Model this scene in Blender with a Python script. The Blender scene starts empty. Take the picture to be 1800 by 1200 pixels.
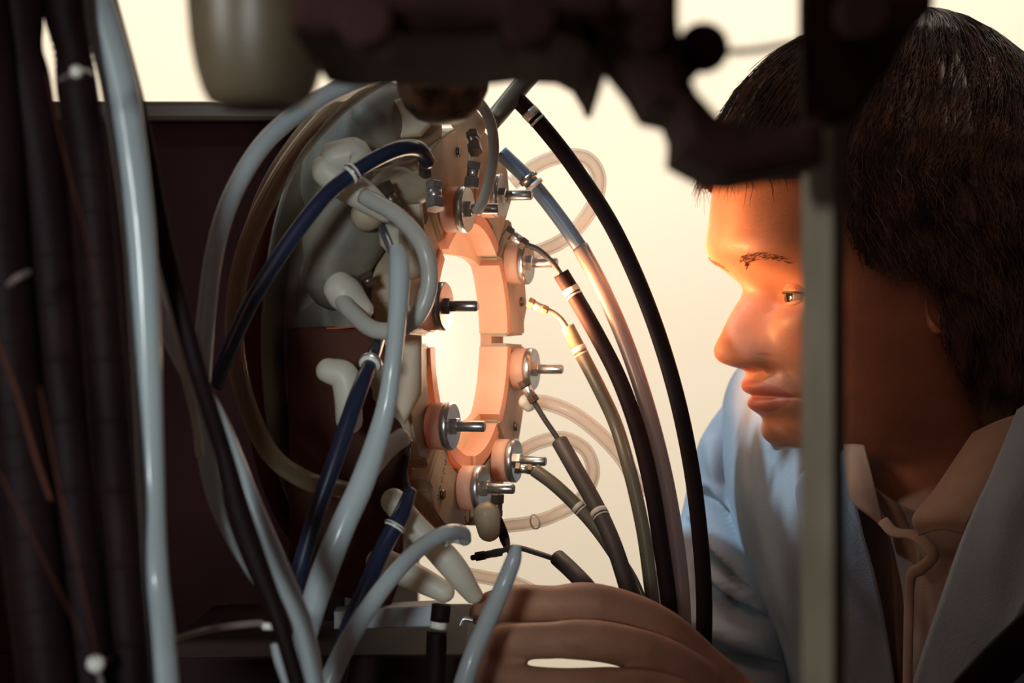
import bpy, bmesh, math, random
import numpy as np
from mathutils import Vector, Matrix, noise
random.seed(7)
SC = bpy.context.scene
C = SC.collection
FPX = 3600.0          # focal length in pixels of the 1800 px wide frame
CZ = 1.45             # camera height

# ------------------------------------------------------------------ camera, world, lights, exposure
cam_d = bpy.data.cameras.new('camera'); cam = bpy.data.objects.new('camera', cam_d); C.objects.link(cam)
cam.location = (0, 0, CZ); cam.rotation_euler = (math.pi/2, 0, 0)
cam_d.sensor_width = 36; cam_d.lens = 72; cam_d.clip_start = 0.02; cam_d.clip_end = 50
cam_d.dof.use_dof = True; cam_d.dof.focus_distance = 1.03; cam_d.dof.aperture_fstop = 11.5
SC.camera = cam
SC.view_settings.view_transform = 'Standard'; SC.view_settings.look = 'None'
SC.view_settings.gamma = 1; SC.view_settings.use_curve_mapping = False
SC.view_settings.exposure = 0.0
w = bpy.data.worlds.new('room_ambient'); SC.world = w; w.use_nodes = True
w.node_tree.nodes['Background'].inputs[0].default_value = (0.60, 0.37, 0.36, 1)
w.node_tree.nodes['Background'].inputs[1].default_value = 0.085

def P(px, py, d):
    return Vector(((px-900)/FPX*d, d, CZ-(py-600)/FPX*d))

def light(name, kind, loc, target, energy, color, size=0.2, **k):
    ld = bpy.data.lights.new(name, kind); o = bpy.data.objects.new(name, ld); C.objects.link(o)
    o.location = loc; ld.energy = energy; ld.color = color
    if kind == 'AREA':
        ld.shape = 'RECTANGLE'; ld.size = size; ld.size_y = k.get('sy', size)
    else: ld.shadow_soft_size = size
    if kind == 'SPOT': ld.spot_size = k.get('cone', 1.0); ld.spot_blend = k.get('blend', .5)
    if target is not None:
        o.rotation_euler = (Vector(target)-Vector(loc)).to_track_quat('-Z', 'Y').to_euler()
    return o

TH = math.radians(17)
AX = Vector((math.cos(TH), -math.sin(TH), 0)); HX = Vector((math.sin(TH), math.cos(TH), 0)); ZX = Vector((0, 0, 1))
DD = 1.06; U = DD/FPX
OD = P(828, 597, DD)
def D(e1, e2, e3): return OD + (HX*e1+ZX*e2+AX*e3)*U

light('wall_wash', 'AREA', (0.0, 2.3, 3.3), (0, 4.6, 1.2), 150, (1, .91, .78), 4.0, sy=.8)
light('bore_glow_lamp', 'SPOT', D(165, 40, 48), P(1290, 470, 1.14), 7.5, (1, .42, .16), .022, cone=math.radians(76), blend=.8)
light('bore_glow_fill', 'POINT', D(-10, 0, 60), None, .20, (1, .68, .45), .02)
light('left_hose_fill', 'SPOT', (-.24, -.60, 1.52), P(400, 680, .85), 38, (.88, .96, .97), .07, cone=math.radians(16), blend=.75)  # unseen cool spot added to light the hoses at the left
light('coat_cool_fill', 'SPOT', (-1.3, .70, 3.0), P(1225, 1030, 1.18), 165, (.64, .85, 1), .05, cone=math.radians(9), blend=.75)  # unseen narrow cool spot added to brighten the far sleeve of the coat
light('hair_fill', 'SPOT', (1.2, .5, 2.7), P(1680, 140, 1.08), 15, (1, .80, .62), .08, cone=math.radians(12), blend=.8)  # unseen warm spot added to bring up the hair
light('post_side_spot', 'SPOT', (-.65, .12, 1.58), P(1440, 430, .51), 10, (.95, .96, .92), .05, cone=math.radians(26), blend=.9)  # unseen spot added to lighten the left face of the post
light('front_fill_lamp', 'AREA', (-.5, -.6, 2.3), P(900, 700, 1.0), 1.1, (1, .52, .36), .8)

# ------------------------------------------------------------------ materials
MATS = {}
def mat(name, col, rough=.5, metal=0, transl=0, tcol=None, trans=0, ior=1.45, nscale=0, namt=.15, bump=0, bscale=200, sss=0, spec=.5, emit=None, es=1, coat=0, fres=False):
    if name in MATS: return MATS[name]
    m = bpy.data.materials.new(name); m.use_nodes = True; nt = m.node_tree; N = nt.nodes; L = nt.links
    b = N['Principled BSDF']; out = N['Material Output']
    b.inputs['Base Color'].default_value = (*col, 1); b.inputs['Roughness'].default_value = rough
    b.inputs['Metallic'].default_value = metal; b.inputs['Specular IOR Level'].default_value = spec
    b.inputs['IOR'].default_value = ior; b.inputs['Transmission Weight'].default_value = trans
    if coat: b.inputs['Coat Weight'].default_value = coat; b.inputs['Coat Roughness'].default_value = .15
    if sss:
        b.inputs['Subsurface Weight'].default_value = sss; b.inputs['Subsurface Radius'].default_value = (1, .35, .2); b.inputs['Subsurface Scale'].default_value = .006
    if emit: b.inputs['Emission Color'].default_value = (*emit, 1); b.inputs['Emission Strength'].default_value = es
    tc = N.new('ShaderNodeTexCoord')
    colsock = None
    if nscale:
        n = N.new('ShaderNodeTexNoise'); n.inputs['Scale'].default_value = nscale; n.inputs['Detail'].default_value = 5
        L.new(tc.outputs['Object'], n.inputs['Vector'])
        r = N.new('ShaderNodeValToRGB'); lo = [max(0, c*(1-namt*2)) for c in col]; hi = [min(1, c*(1+namt)) for c in col]
        r.color_ramp.elements[0].position = .32; r.color_ramp.elements[1].position = .68
        r.color_ramp.elements[0].color = (*lo, 1); r.color_ramp.elements[1].color = (*hi, 1)
        L.new(n.outputs['Fac'], r.inputs['Fac']); L.new(r.outputs['Color'], b.inputs['Base Color']); colsock = r.outputs['Color']
    if bump:
        n2 = N.new('ShaderNodeTexNoise'); n2.inputs['Scale'].default_value = bscale; n2.inputs['Detail'].default_value = 6
        L.new(tc.outputs['Object'], n2.inputs['Vector'])
        bp = N.new('ShaderNodeBump'); bp.inputs['Strength'].default_value = bump; bp.inputs['Distance'].default_value = .001
        L.new(n2.outputs['Fac'], bp.inputs['Height']); L.new(bp.outputs['Normal'], b.inputs['Normal'])
    if transl:
        t = N.new('ShaderNodeBsdfTranslucent'); t.inputs['Color'].default_value = (*(tcol or col), 1)
        mx = N.new('ShaderNodeMixShader'); mx.inputs[0].default_value = transl
        L.new(b.outputs[0], mx.inputs[1]); L.new(t.outputs[0], mx.inputs[2]); L.new(mx.outputs[0], out.inputs[0])
    MATS[name] = m; return m

def thin_clear(name, col, tint=.35):
    """clear soft PVC: see-through, denser and shinier at grazing angles"""
    m = bpy.data.materials.new(name); m.use_nodes = True; nt = m.node_tree; N = nt.nodes; L = nt.links
    b = N['Principled BSDF']; b.inputs['Base Color'].default_value = (*col, 1); b.inputs['Roughness'].default_value = .15
    tr = N.new('ShaderNodeBsdfTransparent'); tr.inputs[0].default_value = (*[.80+.2*c for c in col], 1)
    lw = N.new('ShaderNodeLayerWeight'); lw.inputs['Blend'].default_value = .32
    mp = N.new('ShaderNodeMapRange'); mp.inputs['To Min'].default_value = tint*.35; mp.inputs['To Max'].default_value = min(1, tint*1.9)
    L.new(lw.outputs['Facing'], mp.inputs['Value'])
    mx = N.new('ShaderNodeMixShader'); L.new(mp.outputs[0], mx.inputs[0]); L.new(tr.outputs[0], mx.inputs[1]); L.new(b.outputs[0], mx.inputs[2])
    L.new(mx.outputs[0], N['Material Output'].inputs[0]); MATS[name] = m; return m

M_wall = mat('cream_wall', (.90, .83, .70), .9, nscale=1.2, namt=.02)
M_floor = mat('dark_floor', (.10, .07, .06), .6, nscale=6, namt=.2)
M_cab = mat('cabinet_dark_paint', (.035, .013, .014), .8, nscale=8, namt=.2, spec=.06)
M_bench = mat('bench_dark', (.022, .009, .010), .7, nscale=8, namt=.2, spec=.15)
M_blk = mat('black_rubber', (.014, .006, .007), .6, nscale=30, namt=.2, spec=.13)
M_blkg = mat('black_rubber_grey', (.055, .048, .045), .5, nscale=30, namt=.2)
M_iron = mat('black_iron', (.040, .018, .016), .8, nscale=20, namt=.2, spec=.12)
M_olive = mat('olive_enamel', (.10, .075, .045), .38, nscale=12, namt=.25)
M_brn = mat('speckled_brown_knob', (.24, .15, .08), .5, nscale=140, namt=.45)
M_grey = mat('post_grey_metal', (.26, .23, .17), .7, spec=.2, nscale=30, namt=.12)
M_hose = mat('grey_pvc_hose', (.52, .60, .62), .28, transl=.22, tcol=(.6, .64, .62), nscale=9, namt=.10, coat=.3)
M_hose2 = mat('milky_pvc_hose', (.68, .70, .66), .32, transl=.35, tcol=(.8, .72, .6), nscale=14, namt=.08, coat=.2)
M_blue = mat('navy_blue_hose', (.012, .019, .048), .30, nscale=20, namt=.15, coat=.4)
M_bluel = mat('steel_blue_hose', (.16, .24, .36), .3, transl=.2, tcol=(.3, .4, .5), nscale=20, coat=.3)
M_smoke = mat('smoky_hose', (.30, .25, .25), .25, transl=.45, tcol=(.62, .50, .46), nscale=12, coat=.4)
M_olh = mat('olive_grey_hose', (.13, .12, .085), .35, transl=.15, tcol=(.3, .26, .2), nscale=20, coat=.3)
M_band = mat('clear_band', (.55, .50, .42), .3, nscale=40)
M_ferr = mat('pale_ferrule', (.80, .80, .72), .35, nscale=50, namt=.1)
M_white = mat('white_nylon', (.78, .78, .68), .4, transl=.35, tcol=(.8, .72, .55), nscale=25, namt=.10, bump=.3, bscale=60)
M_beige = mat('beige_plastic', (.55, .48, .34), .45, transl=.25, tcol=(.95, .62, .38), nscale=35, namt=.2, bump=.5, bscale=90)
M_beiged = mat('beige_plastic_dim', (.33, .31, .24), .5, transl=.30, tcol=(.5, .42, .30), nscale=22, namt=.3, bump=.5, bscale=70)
M_litpl = mat('glow_lit_plastic', (.85, .52, .36), .45, transl=.35, tcol=(1, .55, .34), nscale=40, namt=.08, bump=.3, bscale=100)  # plastic with the warm light of the bore put into its colour
M_amber = mat('brown_flange_plastic', (.10, .034, .020), .6, spec=.12, transl=.2, tcol=(.45, .14, .07), nscale=10, namt=.3)
M_steel = mat('brushed_steel', (.52, .52, .50), .28, metal=.9, nscale=60, namt=.15)
M_fit = mat('dark_brass_fitting', (.16, .12, .09), .32, metal=.7, nscale=60, namt=.3)
M_copper = mat('copper_wire_red', (.55, .12, .05), .4)
M_glow = mat('glowing_window', (.05, .04, .03), .6, emit=(1.0, .86, .66), es=1.0)
M_skin = mat('skin', (.60, .27, .155), .42, sss=.35, nscale=60, namt=.07, bump=.22, bscale=500, spec=.4)
M_skinh = mat('skin_hand', (.50, .27, .17), .5, sss=.2, nscale=60, namt=.08, bump=.3, bscale=420, spec=.3)
M_lip = mat('lip', (.50, .17, .12), .4, sss=.3)
M_hair = mat('brown_hair', (.11, .055, .032), .38, nscale=60, namt=.4, spec=.6)
M_eye = mat('eye_white', (.34, .25, .20), .15)
M_brow = mat('eyebrow_hair', (.20, .085, .04), .6)
M_iris = mat('iris_dark', (.03, .018, .012), .08)
M_coat = mat('pale_blue_cloth', (.38, .47, .55), .85, transl=.12, tcol=(.6, .68, .72), nscale=20, namt=.05, bump=.35, bscale=900)
M_shirt = mat('tan_shirt_cloth', (.29, .18, .13), .85, nscale=25, namt=.08, bump=.35, bscale=900)
M_shirtl = mat('tan_shirt_collar', (.42, .28, .20), .85, nscale=25, namt=.08)
M_shelf = mat('grey_blue_shelf', (.42, .50, .54), .5, nscale=15)
M_clear = thin_clear('clear_tube', (.80, .62, .50), .30)
M_clear2 = thin_clear('clear_tube_yellowish', (.42, .33, .20), .55)

# ------------------------------------------------------------------ object helpers
def link(name, verts, faces, m, parent=None, smooth=True, extra=None):
    me = bpy.data.meshes.new(name); me.from_pydata([tuple(v) for v in verts], [], faces)
    me.materials.append(m)
    if smooth:
        for p in me.polygons: p.use_smooth = True
    me.update(); o = bpy.data.objects.new(name, me); C.objects.link(o)
    if parent: o.parent = parent; o.matrix_parent_inverse = parent.matrix_world.inverted()
    return o
def from_bm(name, bm, m, parent=None, smooth=False):
    bmesh.ops.recalc_face_normals(bm, faces=bm.faces)
    me = bpy.data.meshes.new(name); bm.to_mesh(me); bm.free(); me.materials.append(m)
    if smooth:
        for p in me.polygons: p.use_smooth = True
    o = bpy.data.objects.new(name, me); C.objects.link(o)
    if parent: o.parent = parent; o.matrix_parent_inverse = parent.matrix_world.inverted()
    return o
def tag(o, label=None, cat=None, group=None, kind=None):
    if label: o['label'] = label
    if cat: o['category'] = cat
    if group: o['group'] = group
    if kind: o['kind'] = kind
    return o
def root(name, loc, label, cat, group=None):
    o = bpy.data.objects.new(name, None); C.objects.link(o); o.location = loc; o.empty_display_size = .01
    o.matrix_world = Matrix.Translation(loc)
    return tag(o, label, cat, group)

def crom(pts, n):
    """Catmull-Rom through tuples, n samples per span"""
    a = [np.array(p, float) for p in pts]
    a = [2*a[0]-a[1]] + a + [2*a[-1]-a[-2]]
    out = []
    for i in range(1, len(a)-2):
        p0, p1, p2, p3 = a[i-1:i+3]
        for k in range(n):
            t = k/n
            out.append(.5*((2*p1)+(-p0+p2)*t+(2*p0-5*p1+4*p2-p3)*t*t+(-p0+3*p1-3*p2+p3)*t**3))
    out.append(a[-2]); return out

def sweep(path, rad, seg=16, caps=True, v0=0, squash=1.0):
    """path: list of Vectors, rad: list of radii -> verts, faces (rotation-minimising frame)"""
    n = len(path); T = []
    for i in range(n):
        t = path[min(i+1, n-1)]-path[max(i-1, 0)]
        T.append(t.normalized())
    up = Vector((0, 1, 0)) if abs(T[0].y) < .9 else Vector((1, 0, 0))
    N = (up - T[0]*up.dot(T[0])).normalized()
    V = []; F = []
    for i in range(n):
        if i: N = (N - T[i]*N.dot(T[i])).normalized()
        B = T[i].cross(N)
        for k in range(seg):
            a = 2*math.pi*k/seg
            V.append(path[i] + (N*math.cos(a)*squash + B*math.sin(a))*rad[i])
    for i in range(n-1):
        for k in range(seg):
            a = v0+i*seg+k; b = v0+i*seg+(k+1) % seg
            F.append((a, b, b+seg, a+seg))
    if caps:
        F.append(tuple(v0+k for k in reversed(range(seg)))); F.append(tuple(v0+(n-1)*seg+k for k in range(seg)))
    return V, F

def tube(name, pts, wpx, m, parent=None, n=10, seg=16, inner=0, wiggle=0, squash=1.0):
    """pts: (px, py, depth[, width px]) ; round hose through them, inner>0 makes it hollow"""
    q = [(*p[:3], p[3] if len(p) > 3 else wpx) for p in pts]
    s = crom(q, n)
    path = [P(a[0], a[1], a[2]) for a in s]
    rad = [max(.0002, a[3]/2*a[2]/FPX) for a in s]
    if wiggle: rad = [r*(1+wiggle*noise.noise(p*60)) for r, p in zip(rad, path)]
    if inner:
        V, F = sweep(path, rad, seg, caps=False, squash=squash)
        V2, F2 = sweep(path, [r*inner for r in rad], seg, caps=False, v0=len(V), squash=squash)
        F2 = [tuple(reversed(f)) for f in F2]; k0 = len(V); nn = len(path)
        for e in (0, (nn-1)*seg):
            for k in range(seg):
                a, b = e+k, e+(k+1) % seg
                F.append((a, b, k0+b, k0+a) if e else (b, a, k0+a, k0+b))
        return link(name, V+V2, F+F2, m, parent)
    V, F = sweep(path, rad, seg, squash=squash)
    return link(name, V, F, m, parent)

def along(pts, t, n=10):
    s = crom([p[:3] for p in pts], n); i = t*(len(s)-1); k = min(int(i), len(s)-2); f = i-k
    return tuple(s[k]*(1-f)+s[k+1]*f)

def cyl(name, c, axis, r, h, m, parent=None, seg=24, bevel=.12, r2=None, hexa=False):
    """solid of revolution around axis starting at c, with soft edges"""
    if hexa: seg = 6
    r2 = r if r2 is None else r2; b = min(r, r2, h)*bevel
    axis = axis.normalized(); up = Vector((0, 0, 1)) if abs(axis.z) < .9 else Vector((1, 0, 0))
    X = axis.cross(up).normalized(); Y = axis.cross(X)
    prof = [(0, 0), (r-b, 0), (r, b), (r2, h-b), (r2-b, h), (0, h)]
    V = [c]; F = []
    for rr, hh in prof[1:-1]:
        for k in range(seg):
            a = 2*math.pi*k/seg; V.append(c+axis*hh+(X*math.cos(a)+Y*math.sin(a))*rr)
    V.append(c+axis*h)
    for k in range(seg):
        F.append((0, 1+k, 1+(k+1) % seg))
        for j in range(3):
            a = 1+j*seg+k; bb = 1+j*seg+(k+1) % seg; F.append((a, a+seg, bb+seg, bb))
        F.append((len(V)-1, 1+3*seg+(k+1) % seg, 1+3*seg+k))
    o = link(name, V, F, m, parent, smooth=not hexa)
    if not hexa:
        for p in o.data.polygons:
            if len(p.vertices) == 3: p.use_smooth = False
    return o

def lathe(name, c, axis, prof, m, parent=None, seg=32):
    axis = axis.normalized(); up = Vector((0, 0, 1)) if abs(axis.z) < .9 else Vector((1, 0, 0))
    X = axis.cross(up).normalized(); Y = axis.cross(X); V = []; F = []
    for rr, hh in prof:
        for k in range(seg):
            a = 2*math.pi*k/seg; V.append(c+axis*hh+(X*math.cos(a)+Y*math.sin(a))*max(rr, 1e-5))
    for j in range(len(prof)-1):
        for k in range(seg):
            a = j*seg+k; b = j*seg+(k+1) % seg; F.append((a, a+seg, b+seg, b))
    F.append(tuple(range(seg))); F.append(tuple(reversed(range((len(prof)-1)*seg, len(prof)*seg))))
    return link(name, V, F, m, parent)

def box(name, lo, hi, m, parent=None, bevel=.002):
    bm = bmesh.new(); bmesh.ops.create_cube(bm, size=1)
    lo, hi = Vector(lo), Vector(hi)
    for v in bm.verts:
        v.co = Vector([(lo[i]+hi[i])/2+v.co[i]*(hi[i]-lo[i]) for i in range(3)])
    if bevel: bmesh.ops.bevel(bm, geom=bm.edges[:], offset=bevel, segments=2, affect='EDGES', profile=.6)
    return from_bm(name, bm, m, parent)

def plate(name, poly, d0, d1, m, parent=None, bevel=.002, smoothn=0):
    """polygon given at distance d0, real thickness to d1, bevelled edges"""
    if smoothn:
        cl = [np.array(p, float) for p in poly]; nn = len(cl); out = []
        for i in range(nn):
            p0, p1, p2, p3 = cl[i-1], cl[i], cl[(i+1) % nn], cl[(i+2) % nn]
            for k in range(smoothn):
                t = k/smoothn; out.append(.5*((2*p1)+(-p0+p2)*t+(2*p0-5*p1+4*p2-p3)*t*t+(-p0+3*p1-3*p2+p3)*t**3))
        poly = out
    bm = bmesh.new(); dm = (d0+d1)/2
    vs = []
    for (x, y) in [tuple(p) for p in poly]:
        p = P(x, y, dm); p.y = d0; vs.append(bm.verts.new(p))
    f = bm.faces.new(vs); r = bmesh.ops.extrude_face_region(bm, geom=[f])
    for e in r['geom']:
        if isinstance(e, bmesh.types.BMVert): e.co.y = d1
    bmesh.ops.recalc_face_normals(bm, faces=bm.faces)
    if bevel:
        ed = [e for e in bm.edges if all(abs(v.co.y-e.verts[0].co.y) < 1e-6 for v in e.verts)]
        bmesh.ops.bevel(bm, geom=ed, offset=bevel, segments=3, affect='EDGES', profile=.5)
    return from_bm(name, bm, m, parent)

def patch(name, rows, m, parent=None, nu=8, nv=8, thick=.0015, disp=None, link_it=True):
    """smooth cloth through a grid of (px,py,depth) control points; disp(x,y)->depth shift toward the camera in metres"""
    R = [crom(r, nu) for r in rows]; cols = list(zip(*R)); G = [crom(c, nv) for c in cols]
    G = list(zip(*G)); nr, nc = len(G), len(G[0]); V = []
    for r in G:
        for q in r:
            dd = q[2] - (disp(q[0], q[1]) if disp else 0)
            V.append(P(q[0], q[1], q[2]) + (P(q[0], q[1], dd)-P(q[0], q[1], q[2])))
    F = [(i*nc+j, i*nc+j+1, (i+1)*nc+j+1, (i+1)*nc+j) for i in range(nr-1) for j in range(nc-1)]
    o = link(name, V, F, m, parent)
    if thick:
        s = o.modifiers.new('cloth_thickness', 'SOLIDIFY'); s.thickness = thick; s.offset = 0
    return o
def fold(x, y, x0, y0, x1, y1, wd, amp):
    dx, dy = x1-x0, y1-y0; L2 = dx*dx+dy*dy; t = ((x-x0)*dx+(y-y0)*dy)/L2; tc = min(1, max(0, t))
    ds = math.hypot(x-x0-tc*dx, y-y0-tc*dy); return amp*math.exp(-(ds/wd)**2)*(.35+.65*math.sin(math.pi*min(1, max(0, .08+.84*tc))))

# ------------------------------------------------------------------ the setting
o = box('wall_back', (-4, 4.6, 0), (4, 4.75, 3.8), M_wall, bevel=0); tag(o, kind='structure')
o = box('floor', (-4, -1.5, -.1), (4, 4.6, 0), M_floor, bevel=0); tag(o, kind='structure')

# ------------------------------------------------------------------ bench, cabinet
r = root('instrument_cabinet', (P(480, 600, 1.3).x, 1.30, 0), 'large dark brown metal cabinet with a flat top behind the ring-shaped chamber', 'cabinet')
d = 1.22
pA, pB = P(-420, 186, d), P(690, 179, d)
box('cabinet_body', (pA.x, d, .02), (pB.x, d+.35, pB.z-.012), M_cab, r, .004)
box('cabinet_top', (pA.x-.005, d-.006, pB.z-.012), (pB.x+.004, d+.355, pB.z), M_olive, r, .003)
for k in range(4):
    z = .25+.26*k
    box('cabinet_panel', (pA.x+.03, d-.004, z), (pB.x-.03, d+.002, z+.235), M_cab, r, .002)
box('plinth', (pA.x+.02, d+.03, 0), (pB.x-.02, d+.33, .02), M_cab, r, 0)
r = root('bench', (0, 1.0, 0), 'black bench slab carrying the chamber at the bottom of the picture', 'bench')
zt = P(700, 1103, .97).z
plate('bench_top', [(330, 1104), (822, 1101), (842, 1118), (846, 1240), (300, 1240)], .985, 1.18, M_bench, r, .003)
box('bench_leg', (P(360, 0, .95).x, .95, 0), (P(420, 0, .95).x, 1.0, P(0, 1230, .95).z), M_bench, r)
box('bench_leg', (P(770, 0, .95).x, .95, 0), (P(820, 0, .95).x, 1.0, P(0, 1230, .95).z), M_bench, r)
box('bench_leg', (P(360, 0, .95).x, 1.12, 0), (P(420, 0, .95).x, 1.17, P(0, 1230, 1.15).z), M_bench, r)
box('bench_leg', (P(770, 0, .95).x, 1.12, 0), (P(820, 0, .95).x, 1.17, P(0, 1230, 1.15).z), M_bench, r)
o = plate('shelf_plate', [(590, 1070), (700, 1062), (782, 1058), (783, 1096), (590, 1101)], .965, .985, M_shelf, None, .001)
tag(o, 'pale grey blue plate lying on the black bench below the chamber', 'plate')

# ------------------------------------------------------------------ ring-shaped chamber
ch = root('ring_chamber', D(0, -400, -120), 'ring-shaped beige plastic chamber with eight bolted blocks around a glowing round bore', 'chamber')
def lathe_dev(name, prof, m, seg=64): return lathe(name, OD, AX, [(a*U, b*U) for a, b in prof], m, ch, seg)
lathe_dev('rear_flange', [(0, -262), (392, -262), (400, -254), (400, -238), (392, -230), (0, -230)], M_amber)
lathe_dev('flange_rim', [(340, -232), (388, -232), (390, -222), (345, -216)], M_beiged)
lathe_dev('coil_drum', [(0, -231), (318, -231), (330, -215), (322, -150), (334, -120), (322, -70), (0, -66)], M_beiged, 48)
# orifice plate: round plate with rounded window
def orifice():
    V = []; F = []; n = 96
    for a_, inn in ((-34, 1), (-34, 0), (-62, 0), (-62, 1)):
        for k in range(n):
            t = 2*math.pi*k/n; c, s = math.cos(t), math.sin(t)
            if inn:
                q = 3.2; rr = 1/((abs(c)/225)**q+(abs(s)/150)**q)**(1/q)
                rr = min(rr, 268)
            else: rr = 300
            V.append(D(rr*c, rr*s, a_))
    for j in range(4):
        for k in range(n):
            a, b = j*n+k, j*n+(k+1) % n; c2, d2 = ((j+1) % 4)*n+(k+1) % n, ((j+1) % 4)*n+k
            F.append((a, b, c2, d2))
    return link('orifice_plate', V, F, M_litpl, ch)
o = orifice()
for p in o.data.polygons: p.use_smooth = False
o = lathe_dev('glowing_window', [(0, -64), (222, -64), (226, -60), (215, -52), (120, -42), (0, -38)], M_glow, 64); tag(o, 'bright cream glowing window')
ROs = {22.5: 352, -22.5: 350, -67.5: 338, -112.5: 345, -157.5: 335, 157.5: 330, 112.5: 372, 67.5: 385}
random.seed(3)
for cen, ro in ROs.items():
    # wedge block, a few steps in the outline like the machined plates
    bm = bmesh.new(); g = 1.6; n = 10; loops = []
    for a_ in (-66, 0):
        lp = []
        for k in range(n+1):
            t = math.radians(cen-22.5+g+(45-2*g)*k/n); rr = ro if .18 < k/n < .86 else ro-22
            lp.append(bm.verts.new(D(rr*math.cos(t), rr*math.sin(t), a_)))
        for k in reversed(range(n+1)):
            t = math.radians(cen-22.5+g+(45-2*g)*k/n); rr = 222 if k/n < .3 or k/n > .7 else 238
            lp.append(bm.verts.new(D(rr*math.cos(t), rr*math.sin(t), a_)))
        loops.append(lp)
    bm.faces.new(loops[0]); bm.faces.new(list(reversed(loops[1])))
    m_ = len(loops[0])
    for k in range(m_): bm.faces.new((loops[0][k], loops[1][k], loops[1][(k+1) % m_], loops[0][(k+1) % m_]))
    bmesh.ops.recalc_face_normals(bm, faces=bm.faces)
    bmesh.ops.bevel(bm, geom=[e for e in bm.edges if e.calc_face_angle(0) > .6], offset=.0012, segments=2, affect='EDGES')
    blk = from_bm('block', bm, M_beige, ch)
    # inner wall of the block, the bore's glow put into its peach colour
    bm = bmesh.new(); q = []
    for a_ in (-60, 4):
        for rr in (205, 228):
            for k in range(7):
                t = math.radians(cen-19+38*k/6); q.append(bm.verts.new(D(rr*math.cos(t), rr*math.sin(t), a_)))
    def fq(a, b, c2, d2): bm.faces.new((q[a], q[b], q[c2], q[d2]))
    for k in range(6):
        fq(k, k+1, k+15, k+14); fq(7+k, k+21, k+22, k+8); fq(k, k+7, k+8, k+1); fq(14+k, 15+k, 22+k, 21+k)
    fq(0, 14, 21, 7); fq(6, 13, 27, 20)
    bmesh.ops.recalc_face_normals(bm, faces=bm.faces)
    from_bm('lit_inner_wall', bm, M_litpl, ch)
    st = math.radians(cen+10.5); c, s = math.cos(st), math.sin(st)
    base = D(262*c, 262*s, 2)
    cyl('spacer', base, AX, 39*U, 26*U, M_litpl, ch, 28, .1)  # side of the disc under the washer, coloured as lit by the bore
    wsh = cyl('washer', base+AX*26*U, AX, 40*U, 14*U, M_steel, ch, 28, .2)
    cyl('nut', base+AX*39*U, AX, 15*U, 9*U, M_steel, ch, hexa=True)
    stb = cyl('stud', base+AX*40*U, AX, 9*U, 54*U, M_steel, ch, 14, .25)
    # small clamp tab on the outer half of each block
    t2 = math.radians(cen-9)
    cyl('screw', D((ro-40)*math.cos(t2), (ro-40)*math.sin(t2), -1), AX, 9*U, 7*U, M_fit, ch, 12, .3)
# letter-like punch marks down two of the lower blocks
def marks(name, cen, r0, n):
    bm = bmesh.new()
    for k in range(n):
        rr = r0+k*17; t = math.radians(cen)
        for e in range(3):
            a = 2*math.pi*(e/3)+k
            p = D(rr*math.cos(t)+3*math.cos(a), rr*math.sin(t)+4*math.sin(a), .6)
            mt = Matrix.Translation(p); bmesh.ops.create_icosphere(bm, subdivisions=1, radius=1.5*U, matrix=mt)
    o = from_bm(name, bm, M_fit, ch); return o
marks('punch_mark', -124, 250, 5); marks('punch_mark', -96, 262, 5)
# lumpy white translucent castings on the near side (towards the camera)
def lump(name, pts, m, parent, rads, sub=3, namp=.12, nfreq=40):
    """smooth lump grown round a chain of points with a voxel remesh"""
    V = []; F = []
    s = crom([(*p, r_) for p, r_ in zip(pts, rads)], 8)
    path = [P(a[0], a[1], a[2]) for a in s]; rr = [a[3]*a[2]/FPX for a in s]
    # rounded ends
    t0 = (path[0]-path[1]).normalized(); t1 = (path[-1]-path[-2]).normalized(); pp = []; rq = []
    for k in (1, .9, .7, .4): pp.append(path[0]+t0*rr[0]*k*.9); rq.append(rr[0]*math.sqrt(max(.02, 1-k*k)))
    pp += path; rq += rr
    for k in (.4, .7, .9, 1): pp.append(path[-1]+t1*rr[-1]*k*.9); rq.append(rr[-1]*math.sqrt(max(.02, 1-k*k)))
    V, F = sweep(pp, rq, 20)
    V = [v+Vector((noise.noise(v*nfreq), noise.noise(v*nfreq+Vector((5, 3, 1))), noise.noise(v*nfreq+Vector((9, 1, 7)))))*namp*rads[0]*pts[0][2]/FPX for v in V]
    return link(name, V, F, m, parent)
EL = 'elbow_fitting'
lump('casting', [(640, 375, .95), (690, 330, .96), (735, 330, .965)], M_beige, ch, [30, 34, 30], namp=.3)
lump('casting', [(720, 400, .965), (722, 470, .965)], M_beige, ch, [24, 26], namp=.3)
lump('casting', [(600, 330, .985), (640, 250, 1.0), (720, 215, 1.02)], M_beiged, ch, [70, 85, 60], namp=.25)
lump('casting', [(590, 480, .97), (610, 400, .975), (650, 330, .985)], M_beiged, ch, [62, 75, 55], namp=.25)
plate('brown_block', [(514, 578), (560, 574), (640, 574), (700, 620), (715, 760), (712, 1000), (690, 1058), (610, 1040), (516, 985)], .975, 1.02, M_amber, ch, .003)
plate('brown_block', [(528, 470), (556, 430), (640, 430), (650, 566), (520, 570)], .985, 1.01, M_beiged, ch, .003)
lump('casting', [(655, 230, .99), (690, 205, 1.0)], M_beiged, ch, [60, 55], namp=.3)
lump(EL, [(590, 275, .93), (625, 270, .93), (618, 300, .93)], M_white, ch, [28, 30, 20], namp=.2)
lump(EL, [(575, 300, .93), (600, 320, .93), (640, 345, .93), (680, 372, .925)], M_white, ch, [30, 31, 27, 19], namp=.15)
lump(EL, [(575, 650, .915), (605, 662, .915), (612, 700, .915), (615, 740, .92)], M_white, ch, [22, 27, 24, 24], namp=.15)
lump(EL, [(595, 505, .93), (610, 520, .93), (640, 545, .93)], M_white, ch, [28, 30, 18], namp=.15)
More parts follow.
